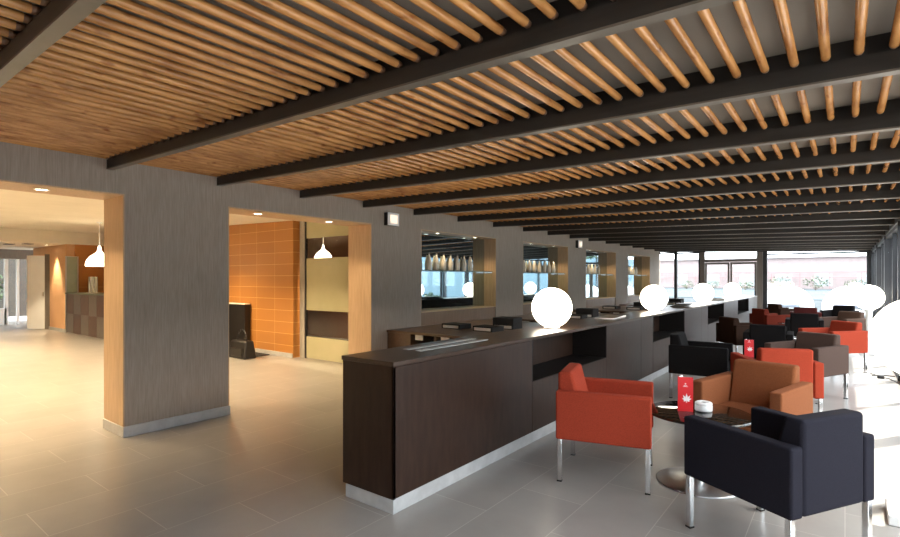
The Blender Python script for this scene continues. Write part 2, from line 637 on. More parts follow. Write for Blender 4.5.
b.box(XG, XG + 0.13, YN, YF + 0.12, wz, wz + 0.42, M['beam'])
b.box(XG, XG + 0.16, 19.94 - 0.05, 20.12, 0, wz, M['post'])
struct(b.build('wall_right'))

# ---------------------------------------------------------------- glazed end wall with the door
def zt(x):
    return zb(x) + 0.02
b = MB()
b.hexa([(XW - 0.5, YF, zb(XW - 0.5)), (XG, YF, zb(XG)), (XG, YF + 0.12, zb(XG)), (XW - 0.5, YF + 0.12, zb(XW - 0.5)),
        (XW - 0.5, YF, 2.95), (XG, YF, 2.80), (XG, YF + 0.12, 2.80), (XW - 0.5, YF + 0.12, 2.95)], M['beam'])
b.box(XB, -5.53, YF - 0.43, YF + 0.12, 0, 2.84, M['wallpaper'])
struct(b.build('wall_far'))
n = len(posts)
for (x0, x1, pm) in ((-5.53, -4.95, 'post'), (-4.95, -4.12, 'post'), (-2.09, 0.57, 'post')):
    b = MB()
    b.box(x0, x1, YF, YF + 0.10, 0, 0.07, M[pm])
    b.box(x1 - 0.05, x1 + 0.05, YF, YF + 0.12, 0, zb(x1), M[pm])
    b.box(x0, x1 - 0.05, YF, YF + 0.10, zb(x1) - 0.05, zb(x1), M[pm])
    if x0 > -3:
        b.box(x0 - 0.09, x0 + 0.03, YF - 0.02, YF + 0.14, 0, zb(x0), M[pm])
    o = struct(b.build('window_%d' % n))
    n += 1
    g = MB()
    g.box(x0, x1 - 0.05, YF + 0.046, YF + 0.054, 0.07, zb(x1) - 0.05, M['glass'])
    g.build('pane', o)
b = MB()                                                 # door surround and two leaves
b.box(-4.12, -3.97, YF - 0.01, YF + 0.11, 0, zb(-4), M['doorframe'])
b.box(-2.36, -2.19, YF - 0.01, YF + 0.11, 0, zb(-2.2), M['doorframe'])
b.box(-3.97, -2.36, YF - 0.01, YF + 0.11, 2.12, 2.20, M['doorframe'])
o = struct(b.build('trim_%d' % (k + 1)))
g = MB()
g.box(-3.97, -2.36, YF + 0.046, YF + 0.054, 2.20, zb(-2.4), M['glass'])
g.build('pane', o)
for j, (x0, x1, nm) in enumerate(((-3.96, -3.18, 'door_1'), (-3.16, -2.37, 'door_2'))):
    b = MB()
    b.box(x0, x0 + 0.06, YF + 0.01, YF + 0.06, 0.01, 2.10, M['doorframe'])
    b.box(x1 - 0.06, x1, YF + 0.01, YF + 0.06, 0.01, 2.10, M['doorframe'])
    b.box(x0 + 0.06, x1 - 0.06, YF + 0.01, YF + 0.06, 0.01, 0.10, M['doorframe'])
    b.box(x0 + 0.06, x1 - 0.06, YF + 0.01, YF + 0.06, 2.03, 2.10, M['doorframe'])
    o = struct(b.build(nm))
    g = MB()
    g.box(x0 + 0.06, x1 - 0.06, YF + 0.032, YF + 0.038, 0.10, 2.03, M['glass'])
    g.build('pane', o)
    if j == 1:
        g = MB()
        g.box(x1 - 0.05, x1 - 0.02, YF - 0.05, YF + 0.01, 0.98, 1.12, M['post'], 0.004)
        g.build('handle', o)

# ---------------------------------------------------------------- hall and reception beyond the long wall
b = MB()
slab(b, -17.3, XB, -3.0, 9.2, zhall, 0.1, M['plaster'])
slab(b, -23.5, -17.3, -3.0, 9.2, lambda x: 2.50, 0.6, M['plaster'])
struct(b.build('ceiling_hall'), 'cream plaster hall ceiling with a lower section over the entrance', 'ceiling')
b = MB()
b.box(-17.45, -8.36, 5.88, 6.20, 0, 3.2, M['tiles'])
b.box(-17.45, -8.36, 5.862, 5.88, 0, 0.08, M['plinth'])
b.box(-8.36, -8.352, 5.88, 6.20, 0, 3.2, M['tiles'])
struct(b.build('wall_orange'), 'wall of large orange tiles with pale joints in the hall', 'wall')
b = MB()
b.box(-20.6, -17.4, 4.75, 4.95, 0, 2.5, M['plaster2'])
b.box(-20.6, -17.4, 4.732, 4.75, 0, 0.09, M['plinth'])
struct(b.build('wall_entrance'), 'peach plaster wall beside the entrance lit by one downlight', 'wall')
b = MB()
b.box(-12.0, XB, 8.6, 8.75, 0, 3.0, M['brownwall'])
b.box(-12.15, -12.0, 6.2, 8.75, 0, 3.0, M['brownwall'])
b.box(XB, XB + 0.02, 5.9, 8.7, 0, 2.8, M['brownwall'])
struct(b.build('wall_inner'), 'brown panelled wall of the room behind the frosted glass', 'wall')

mt2 = M['tiles'].copy()
mt2.name = 'orange_tiles_side'
for nd in mt2.node_tree.nodes:
    if nd.type == 'MAPPING':
        nd.inputs['Rotation'].default_value = (PI / 2, 0, PI / 2)
b = MB()
b.box(-17.45, -17.37, 4.95, 5.88, 0, 3.2, mt2)
struct(b.build('wall_reception'), 'orange tiled wall behind the reception desk', 'wall')
# entrance glazing far left
b = MB()
b.box(-22.1, -21.9, 3.4, 6.2, 2.18, 2.5, M['doorframe'])
for yy, ww in ((4.36, 0.10), (4.66, 0.07), (4.98, 0.07), (3.5, 0.06)):
    b.box(-22.06, -21.96, yy - ww / 2, yy + ww / 2, 0, 2.18, M['white'])
b.box(-22.06, -21.96, 3.5, 4.36, 0.0, 0.55, M['white'])
b.box(-22.1, -21.9, -3.0, 3.45, 0, 2.5, M['plaster'])
b.box(-22.1, -21.9, 5.5, 6.2, 0, 2.2, M['doorframe'])
o = struct(b.build('window_%d' % n))
g = MB()
g.box(-22.014, -22.006, 3.5, 4.36, 0.55, 2.18, M['glass'])
g.box(-22.014, -22.006, 4.4, 5.5, 0.0, 2.18, M['glass'])
g.build('pane', o)
b = MB()
def ray_box(b, p0, p1, t, z0, z1, m):
    p0, p1 = Vector((*p0, 0)), Vector((*p1, 0))
    d = (p1 - p0).normalized()
    nn = Vector((-d.y, d.x, 0)) * t
    q = [p0, p1, p1 + nn, p0 + nn]
    b.hexa([(v_.x, v_.y, z0) for v_ in q] + [(v_.x, v_.y, z1) for v_ in q], m)
ray_box(b, (-19.30, 4.30), (-19.02, 4.66), 0.05, 0.02, 2.22, M['doorwhite'])
o = struct(b.build('door_3'))
b = MB()
ray_box(b, (-19.02, 4.66), (-18.90, 4.745), 0.09, 0.0, 2.26, M['doorframe'])
b.build('door_frame', o)
b = MB()
ray_box(b, (-19.03, 4.62), (-19.01, 4.64), -0.05, 1.0, 1.12, M['steel'])
b.build('handle', o)

# green glass panel
t = empty('glass_screen', 'narrow greenish glass screen between the peach wall and the reception desk', 'glass screen', (-17.35, 4.84, 0))
b = MB()
b.box(-0.03, 0.0, -0.09, 0.16, 0.02, 2.14, M['greenglass'])
b.build('panel', t)
b = MB()
b.box(-0.04, 0.01, -0.11, -0.09, 0.0, 2.16, M['steel'])
b.box(-0.04, 0.01, 0.16, 0.19, 0.0, 2.16, M['steel'])
b.box(-0.04, 0.01, -0.09, 0.16, 2.14, 2.16, M['steel'])
b.build('frame', t)

# reception desk
t = empty('reception_desk', 'reception desk faced with checkered grey and brown veneer panels', 'desk', (-17.2, 4.70, 0))
b = MB()
b.box(0.0, 6.4, 0.02, 0.62, 0.03, 1.10, M['veneer_brown'])
b.build('body', t)
b = MB()
for i in range(11):
    for j in range(2):
        b.box(0.01 + i * 0.58, 0.01 + i * 0.58 + 0.572, 0.0, 0.02, 0.035 + j * 0.53, 0.035 + j * 0.53 + 0.522,
              M['veneer_grey'] if (i + j) % 2 == 0 else M['veneer_brown'])
b.build('front_panel', t)
b = MB()
b.box(-0.02, 6.42, -0.03, 0.64, 1.10, 1.135, M['shelf'], 0.004)
b.build('desk_top', t)
b = MB()
b.box(0.03, 6.37, 0.03, 0.6, 0, 0.03, M['plinth'])
b.build('plinth', t)

t = empty('brochure_holder', 'cloudy acrylic brochure holder standing on the reception desk', 'holder', (-16.05, 4.95, 1.135))
b = MB()
for i in range(3):
    b.box(-0.17 + i * 0.12, -0.06 + i * 0.12, -0.02 + 0.03 * i, 0.03 + 0.03 * i, 0.012, 0.44 - 0.0 * i, M['acrylic'], 0.004)
b.build('pocket', t)
b = MB()
b.box(-0.19, 0.21, -0.06, 0.12, 0, 0.012, M['acrylic'])
b.build('base', t)

t = empty('desk_lamp', 'slim white desk lamp at the near end of the reception desk', 'lamp', (-13.95, 4.95, 1.135))
b = MB()
b.lathe([(0, 0), (0.09, 0), (0.09, 0.015), (0.015, 0.03), (0, 0.03)], M['white'], 20)
b.build('base', t)
b = MB()
b.cyl((0, 0, 0.03), (0, 0, 0.62), 0.012, 0.012, M['white'], 12)
b.build('stem', t)
b = MB()
b.cyl((0, 0, 0.30), (0, 0, 0.66), 0.06, 0.045, M['acrylic'], 20)
b.build('shade', t)


def pendant(label, x, y, zbot, r_, top, group):
    t = empty('pendant_lamp', label, 'lamp', (x, y, zbot), 0, group)
    b = MB()
    prof = [(r_ * 0.97, 0.0), (r_, 0.01), (r_ * 0.99, r_ * 0.25), (r_ * 0.90, r_ * 0.52), (r_ * 0.70, r_ * 0.80), (r_ * 0.42, r_ * 1.02),
            (r_ * 0.22, r_ * 1.18), (r_ * 0.13, r_ * 1.4), (r_ * 0.10, r_ * 1.7), (0.0, r_ * 1.72)]
    b.lathe(prof, M['pend'], 36)
    b.lathe([(r_ * 0.97, 0.0), (0.0, 0.005)], M['pend'], 36)
    b.build('shade', t)
    b = MB()
    b.cyl((0, 0, r_ * 1.70), (0, 0, top - zbot - 0.02), 0.010, 0.010, M['white'], 8)
    b.build('cord', t)
    b = MB()
    b.cyl((0, 0, top - zbot - 0.025), (0, 0, top - zbot), 0.05, 0.05, M['white'], 20)
    b.build('ceiling_rose', t)
    return t


pendant('white bell shaped pendant lamp glowing above the reception desk', -12.72, 4.07, 1.785, 0.255, zhall(-12.72), 'bell pendant lamps')
pendant('white bell shaped pendant lamp seen through the clear band of the glass partition', -8.87, 7.0, 1.925, 0.185, zhall(-8.87), 'bell pendant lamps')

# frosted glass partition behind the second opening
t = empty('glass_partition', 'frosted glass partition with two clear bands beside the orange tiles', 'partition', (-8.30, 6.02, 0))
b = MB()
b.box(0.0, 0.15, -0.03, 0.03, 0, 2.62, M['postgrey'])
b.build('post', t)
b = MB()
b.box(0.15, 0.18, -0.02, 0.02, 0, 2.62, M['black'])
b.build('frame', t)
b = MB()
for z0, z1 in ((0.01, 0.42), (0.92, 1.90), (2.28, 2.62)):
    b.box(0.18, 2.40, -0.006, 0.006, z0, z1, M['frost'])
b.build('frosted_band', t)
b = MB()
for z0, z1 in ((0.42, 0.92), (1.90, 2.28)):
    b.box(0.18, 2.40, -0.005, 0.005, z0, z1, M['glass'])
b.build('clear_band', t)

# black cabinet, bag and mat by the orange wall
t = empty('low_cabinet', 'black cabinet with a pale top against the orange tiled wall', 'cabinet', (-10.56, 5.795, 0))
b = MB()
b.box(-0.75, 0.75, -0.065, 0.065, 0.04, 0.98, M['black'], 0.006)
b.build('body', t)
b = MB()
b.box(-0.76, 0.76, -0.07, 0.065, 0.98, 1.0, M['paper'], 0.003)
b.build('cabinet_top', t)
b = MB()
b.box(-0.72, 0.72, -0.05, 0.06, 0.0, 0.04, M['recess'])
b.build('plinth', t)
b = MB()
b.box(-0.005, 0.005, -0.071, -0.065, 0.05, 0.97, M['recess'])
b.build('door_gap', t)

t = empty('shoulder_bag', 'black bag with an upright handle on the floor before the black cabinet', 'bag', (-9.15, 5.30, 0))
b = MB()
b.hexa([(-0.30, -0.14, 0), (0.30, -0.14, 0), (0.30, 0.14, 0), (-0.30, 0.14, 0),
        (-0.26, -0.09, 0.34), (0.26, -0.09, 0.34), (0.26, 0.09, 0.34), (-0.26, 0.09, 0.34)], M['black'], 0.04, 3)
b.build('body', t)
b = MB()
b.tube([(0.16 * math.cos(a), 0, 0.32 + 0.22 * math.sin(a)) for a in [PI * q / 8 for q in range(9)]], 0.012, M['post'])
b.build('handle', t)
b = MB()
b.box(-0.22, 0.22, -0.15, -0.125, 0.05, 0.2, M['black'], 0.01)
b.build('pocket', t)
b = MB()
b.box(-0.28, 0.28, -0.15, 0.15, 0, 0.018, M['matblack'], 0.006)
tag(b.build('floor_mat', loc=(-9.30, 5.66, 0)), 'small dark mat on the floor at the end of the black cabinet', 'mat')

# ceiling vents of the entrance
for xx, yy, lb in ((-18.6, 3.75, 'dark slot vent in the entrance ceiling, nearer the glass front'), (-18.1, 4.05, 'dark slot vent in the entrance ceiling, nearer the peach wall')):
    b = MB()
    b.box(-0.18, 0.18, -0.10, 0.10, -0.012, 0.0, M['beam'])
    b.box(-0.15, 0.15, -0.07, 0.07, -0.016, -0.010, M['black'])
    tag(b.build('ceiling_vent', loc=(xx, yy, 2.5)), lb, 'vent', 'entrance ceiling vents')


# downlights: a recessed ring, a lens and the lamp itself
WARM = (1.0, 0.77, 0.47)
def downlight(label, x, y, z, energy, group, spot=110, r_=0.045, col=WARM):
    t = empty('downlight', label, 'downlight', (x, y, z), 0, group)
    b = MB()
    b.lathe([(r_, 0.0), (r_ * 1.3, 0.0), (r_ * 1.3, -0.006), (r_, -0.006), (r_, 0.0)], M['steel'], 24)
    b.build('ring', t)
    b = MB()
    b.lathe([(0.0, -0.003), (r_, -0.003), (r_, 0.0), (0, 0.0)], M['bulb'], 24)
    b.build('lens', t)
    if energy:
        lamp('downlight_lamp', 'SPOT', (0, 0, -0.03), energy, col, t, 0.05, spot, 0.7)
    return t


downlight('downlight in the soffit of the wide opening nearest the camera', -5.64, 1.36, OPEN_TOP, 28, 'opening downlights')
downlight('downlight in the soffit of the near wide opening, towards the camera', -5.64, 0.35, OPEN_TOP, 28, 'opening downlights')
downlight('left downlight in the soffit above the orange wall opening', -5.64, 3.47, OPEN_TOP, 28, 'opening downlights')
downlight('right downlight in the soffit above the glass partition opening', -5.64, 4.55, OPEN_TOP, 28, 'opening downlights')
for i, (a, c) in enumerate(ni):
    for q, s_ in ((0.60, 'near'), (1.72, 'far')):
        downlight('%s downlight in the soffit of the %s mirror niche' % (s_, ORD[i]), -5.56, a + q, OPEN_TOP, 13, 'niche downlights', 120, 0.036)
# hall ceiling: unseen downlights added to warm and brighten the hall
for i, (xx, yy) in enumerate(((-7.6, 1.2), (-7.6, 3.9), (-10.2, 1.2), (-10.2, 4.2), (-12.8, 1.4), (-13.2, 2.0), (-15.6, 1.0), (-15.6, 2.4), (-7.4, -1.2), (-10.4, -1.2))):
    downlight('unseen downlight added to the hall ceiling, %s from the long wall' % ORD[i], xx, yy, zhall(xx) - 0.002, 260, 'hall ceiling downlights', 130, 0.06)
downlight('downlight washing the peach wall by the entrance', -18.2, 4.5, 2.498, 160, 'hall ceiling downlights', 70, 0.05)
downlight('unseen ceiling light added to the room behind the frosted glass', -7.4, 7.3, zhall(-7.4) - 0.002, 260, 'hall ceiling downlights', 140, 0.06)  # added to brighten the room behind the partition

# ---------------------------------------------------------------- wall lamps (small square boxes)
for (yc, zc, lb) in ((5.51, 2.40, 'small square wall lamp between the opening and the first niche'),
                     (12.32, 2.40, 'small square wall lamp between the second and third niches')):
    t = empty('wall_lamp', lb, 'wall lamp', (XW, yc, zc), 0, 'square wall lamps')
    b = MB()
    b.box(0.0, 0.075, -0.12, 0.12, -0.095, 0.095, M['black'], 0.006)
    b.build('housing', t)
    b = MB()
    b.box(0.075, 0.085, -0.12, 0.12, -0.095, 0.095, M['white'], 0.003)
    b.build('face_plate', t)
    b = MB()
    b.box(0.085, 0.090, -0.07, 0.08, -0.06, 0.06, M['sconce'], 0.002)
    b.build('lens', t)

# ---------------------------------------------------------------- niche mirrors, shelves, bottles
bottle_me = None
for i, (a, c) in enumerate(ni):
    od = ORD[i]
    b = MB()
    b.box(XM - 0.010, XM, a + 0.012, c - 0.012, SILL, OPEN_TOP, M['mirror'])
    tag(b.build('wall_mirror'), 'tinted mirror filling the back of the %s wall niche' % od, 'mirror', 'niche mirrors')
    t = empty('glass_shelf', 'glass shelf across the %s mirror niche' % od, 'shelf', (XM, (a + c) / 2, 1.645), 0, 'niche glass shelves')
    h = (c - a) / 2 - 0.013
    b = MB()
    b.box(0.005, 0.20, -h, h, 0, 0.010, M['shelfglass'])
    b.build('shelf_board', t)
    b = MB()
    b.box(0.20, 0.206, -h, h, -0.002, 0.012, M['shelf'])
    b.build('front_edge', t)
    b = MB()
    b.box(0.02, 0.18, h - 0.012, h, -0.02, 0.0, M['steel'])
    b.box(0.02, 0.18, -h, -h + 0.012, -0.02, 0.0, M['steel'])
    b.build('bracket', t)
    nb = 7 if i < 2 else 5
    for q in range(nb):
        yy = a + 0.40 + q * 0.20 if i == 0 else a + 0.34 + q * 0.24
        t = empty('bottle', 'pale tapered bottle standing on the glass shelf of the %s mirror niche' % od, 'bottle',
                  (XM + 0.105, yy, 1.655), 0, 'bottles in the %s niche' % od)
        if bottle_me is None:
            b = MB()
            b.lathe([(0, 0), (0.038, 0), (0.045, 0.012), (0.047, 0.10), (0.043, 0.15), (0.030, 0.20), (0.018, 0.245), (0.015, 0.27), (0, 0.27)], M['bottle'], 20)
            m1 = b.mesh('body')
            b = MB()
            b.cyl((0, 0, 0.27), (0, 0, 0.295), 0.015, 0.015, M['bottlecap'], 14)
            bottle_me = (m1, b.mesh('stopper'))
        for nm, me in zip(('body', 'stopper'), bottle_me):
            o = bpy.data.objects.new(nm, me)
            C.objects.link(o)
            o.parent = t

# ---------------------------------------------------------------- long partition counter
CX0, CX1, CY0, CY1, CH = -2.745, -2.262, 2.335, 19.25, 0.975
rec = [(4.15, 5.99), (7.86, 9.75), (11.71, 13.50), (15.48, 17.40)]
t = empty('partition_counter', 'long dark brown partition counter with open recesses and a stone plinth', 'counter', (CX1, CY0, 0))
cx0, cl = CX0 - CX1, CY1 - CY0
b = MB()
b.box(cx0 + 0.012, -0.012, 0.012, cl - 0.01, 0.0, 0.10, M['plinth'], 0.003, 1)
b.build('plinth', t)
rr_ = [(p - CY0, q - CY0) for p, q in rec]
b = MB()
b.box(cx0, cx0 + 0.05, 0.0, cl, 0.10, CH - 0.03, M['counter'])
b.box(cx0 + 0.05, 0.0, 0.0, 0.02, 0.10, CH - 0.03, M['counter'])
ed = [0.02] + [e for p in rr_ for e in p] + [cl]
for i in range(0, len(ed), 2):
    b.box(cx0 + 0.05, -0.018, ed[i], ed[i + 1], 0.10, CH - 0.03, M['counter'])
for (p, q) in rr_:
    b.box(cx0 + 0.05, -0.018, p, q, 0.10, 0.555, M['counter'])
b.build('carcass', t)
for i in range(0, len(ed), 2):
    y0 = ed[i] + (0.0 if i else -0.02)
    y1 = ed[i + 1]
    g = MB()
    if i:
        ym = y0 + (y1 - y0) * 0.70
        g.box(-0.018, 0.0, y0 + 0.003, ym - 0.002, 0.103, CH - 0.033, M['counter'], 0.0015, 1)
        g.box(-0.018, 0.0, ym + 0.002, y1 - 0.003, 0.103, CH - 0.033, M['counter'], 0.0015, 1)
    else:
        g.box(-0.018, 0.0, y0, y1 - 0.003, 0.103, CH - 0.033, M['counter'], 0.0015, 1)
    g.build('front_panel', t)
for (p, q) in rr_:
    g = MB()
    g.box(-0.018, 0.0, p + 0.002, q - 0.002, 0.103, 0.560, M['counter'], 0.0015, 1)
    g.build('low_panel', t)
    g = MB()                                             # black lining of the open recess, its shade put into the colour
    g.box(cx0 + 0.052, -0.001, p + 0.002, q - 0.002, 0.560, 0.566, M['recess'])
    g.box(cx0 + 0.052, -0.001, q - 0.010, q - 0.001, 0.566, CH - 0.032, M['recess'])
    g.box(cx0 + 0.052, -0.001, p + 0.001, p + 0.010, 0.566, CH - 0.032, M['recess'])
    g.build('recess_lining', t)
b = MB()
b.box(cx0 - 0.008, 0.008, -0.008, cl, CH - 0.03, CH, M['top'], 0.003, 2)
b.build('counter_top', t)

# metal slot strips let into the top at the near end
for (x, lb) in ((-2.595, 'thin steel strip on the counter top, nearer the bar side'), (-2.470, 'thin steel strip on the counter top, nearer the armchairs')):
    t = empty('steel_strip', lb, 'strip', (x, 3.25, CH), 0, 'steel strips on the counter')
    b = MB()
    b.box(-0.028, 0.028, -0.44, 0.44, 0, 0.006, M['strip'], 0.002, 1)
    b.build('bar', t)
    b = MB()
    for s_ in (-0.4, 0.4):
        b.cyl((0, s_, 0.006), (0, s_, 0.008), 0.006, 0.006, M['chrome'], 10)
    b.build('screw', t)

# globe lamps on the counter
GY = [5.02, 8.74, 12.45, 16.15]
GL = ['glowing white globe lamp on the counter, nearest of the four', 'glowing white globe lamp on the counter, second from the near end',
      'glowing white globe lamp on the counter, third from the near end', 'glowing white globe lamp on the counter, nearest the glazed end wall']
g0 = None
for y, lb in zip(GY, GL):
    if g0 is None:
        g0 = empty('globe_lamp', lb, 'lamp', (-2.50, y, CH), 0, 'globe lamps on the counter')
        b = MB()
        b.sphere((0, 0, 0.222), 0.215, M['globe'], 40)
        b.build('globe', g0)
        b = MB()
        b.lathe([(0, 0), (0.085, 0), (0.085, 0.012), (0.06, 0.03), (0, 0.03)], M['white'], 24)
        b.build('base', g0)
    else:
        t = copy_tree(g0)
        t.location = (-2.50, y, CH)
        t['label'] = lb

# trays and papers on the counter top farther down
for (y, n_, lb) in ((6.9, 1, 'flat grey tray lying on the counter between the first two globe lamps'), (10.6, 3, 'black stack of trays on the counter past the second globe lamp'),
                    (14.3, 2, 'pale card stack lying on the counter past the third globe lamp')):
    t = empty('tray', lb, 'tray', (-2.55, y, CH), 0.1, 'things lying on the counter')
    for q in range(n_):
        b = MB()
        mm = M['black'] if n_ == 3 else (M['steel'] if n_ == 1 else M['paper'])
        dx = 0.04 * q
        b.box(-0.13 + dx, 0.13 + dx, -0.32 + dx, 0.32 - dx, 0.022 * q, 0.022 * q + 0.018, mm, 0.004)
        b.build('sheet' if n_ == 2 else 'tray_body', t)

# ---------------------------------------------------------------- low dark cabinets along the long wall, with boxes
for i in range(4):
    y0 = 5.42 + (0 if i == 0 else 0) + [0, 3.06, 6.6, 9.9][i]
    od = ORD[i]
    t = empty('side_cabinet', 'dark wood side cabinet along the niche wall, %s from the wide opening' % od, 'cabinet', (XW + 0.025, y0, 0), 0, 'side cabinets below the niches')
    ln = 2.55
    b = MB()
    b.box(0.0, 1.62, 0.0, ln, 0.715, 0.75, M['sidetop'], 0.003)
    b.build('cabinet_top', t)
    b = MB()
    b.box(0.0, 0.04, 0.02, ln - 0.02, 0.0, 0.715, M['sidetop'])
    b.box(0.42, 0.46, 0.02, ln - 0.02, 0.0, 0.715, M['sidetop'])
    b.box(0.90, 0.94, 0.02, ln - 0.02, 0.0, 0.715, M['sidetop'])
    b.box(1.56, 1.60, 0.02, ln - 0.02, 0.0, 0.715, M['sidetop'])
    b.box(0.04, 0.42, 0.02, 0.04, 0.0, 0.715, M['sidetop'])
    b.build('carcass', t)
    b = MB()
    b.box(0.04, 1.56, 0.5, 0.52, 0.0, 0.715, M['recess'])
    b.build('back_board', t)
    for xx in (0.53, 1.0):
        b = MB()
        b.box(xx, xx + 0.14, 0.04, 0.06, 0.635, 0.71, M['paper'], 0.003)
        b.build('card', t)['label'] = 'pale card tucked under the cabinet top'
    for j, (xx, yy, hh) in enumerate(((0.66, 0.85, 0.075), (1.28, 0.80, 0.075), (1.30, 1.30, 0.17))):
        nm = ['nearest the wall', 'low, nearer the counter', 'tall, nearer the counter'][j]
        o = empty('file_box', 'black box with a pale front strip on the %s side cabinet, %s' % (od, nm), 'box',
                  (XW + 0.025 + xx, y0 + yy, 0.75), random.uniform(-0.1, 0.1), 'black boxes on the side cabinets')
        b = MB()
        b.box(-0.18, 0.18, -0.14, 0.14, 0.0, hh, M['matblack'], 0.006)
        b.build('body', o)
        b = MB()
        b.box(-0.15, 0.15, -0.148, -0.14, 0.012, 0.055, M['paper'], 0.002)
        b.build('front_strip', o)

# ---------------------------------------------------------------- armchairs
CHM = {}
def chair_meshes(fab):
    if fab in CHM:
        return CHM[fab]
    F = FAB[fab]
    W, D, zs, za, zk = 0.66, 0.665, 0.315, 0.672, 0.80
    ta = 0.088
    out = []
    for s in (-1, 1):
        b = MB()
        x0, x1 = (-W / 2, -W / 2 + ta) if s < 0 else (W / 2 - ta, W / 2)
        b.box(x0, x1, -D / 2, D / 2, zs, za, F, 0.014, 3)
        out.append(('arm', b.mesh('arm')))
    xi = W / 2 - ta - 0.002
    b = MB()                                             # wedge back, thicker at the seat
    b.hexa([(-xi, -D / 2, zs), (xi, -D / 2, zs), (xi, -D / 2 + 0.235, zs), (-xi, -D / 2 + 0.235, zs),
            (-xi, -D / 2, zk), (xi, -D / 2, zk), (xi, -D / 2 + 0.105, zk), (-xi, -D / 2 + 0.105, zk)], F, 0.022, 3)
    out.append(('backrest', b.mesh('backrest')))
    b = MB()
    b.box(-xi, xi, -D / 2 + 0.19, D / 2 - 0.012, zs + 0.05, 0.455, F, 0.022, 3)
    out.append(('seat', b.mesh('seat')))
    b = MB()
    b.box(-xi, xi, -D / 2 + 0.02, D / 2 - 0.01, zs, zs + 0.055, F, 0.006, 1)
    out.append(('seat_frame', b.mesh('seat_frame')))
    for sx in (-1, 1):
        for sy in (-1, 1):
            b = MB()
            cx, cy = sx * (W / 2 - 0.026), sy * (D / 2 - 0.026)
            b.box(cx - 0.017, cx + 0.017, cy - 0.017, cy + 0.017, 0.008, zs + 0.004, M['chrome'], 0.003, 1)
            f_ = MB()
            f_.box(cx - 0.018, cx + 0.018, cy - 0.018, cy + 0.018, 0.0, 0.010, M['cord'])
            out.append(('leg', b.mesh('leg'), f_.mesh('foot_cap')))
    CHM[fab] = out
    return out


def armchair(fab, x, y, deg, label, group):
    t = empty('armchair', label, 'armchair', (x, y, 0), math.radians(deg), group)
    for nm, me, *sub in chair_meshes(fab):
        o = bpy.data.objects.new(nm, me)
        C.objects.link(o)
        o.parent = t
        for sm in sub:
            so = bpy.data.objects.new('foot_cap', sm)
            C.objects.link(so)
            so.parent = o
        if nm in ('arm', 'backrest', 'seat'):
            o.modifiers.new('wn', 'WEIGHTED_NORMAL').keep_sharp = True
    return t


def table(x, y, label, group='round black tables'):
    t = empty('round_table', label, 'table', (x, y, 0), 0, group)
    b = MB()
    b.lathe([(0, 0.498), (0.340, 0.498), (0.357, 0.503), (0.36, 0.510), (0.357, 0.518), (0.352, 0.520), (0, 0.520)], M['tabletop'], 56)
    b.build('tabletop', t)
    b = MB()
    b.cyl((0, 0, 0.022), (0, 0, 0.49), 0.034, 0.034, M['chrome'], 24)
    b.lathe([(0, 0.47), (0.12, 0.485), (0.12, 0.498), (0, 0.498)], M['chrome'], 24)
    b.build('column', t)
    b = MB()
    b.lathe([(0, 0), (0.290, 0), (0.292, 0.006), (0.284, 0.012), (0.06, 0.024), (0, 0.024)], M['base'], 48)
    b.build('base', t)
    return t


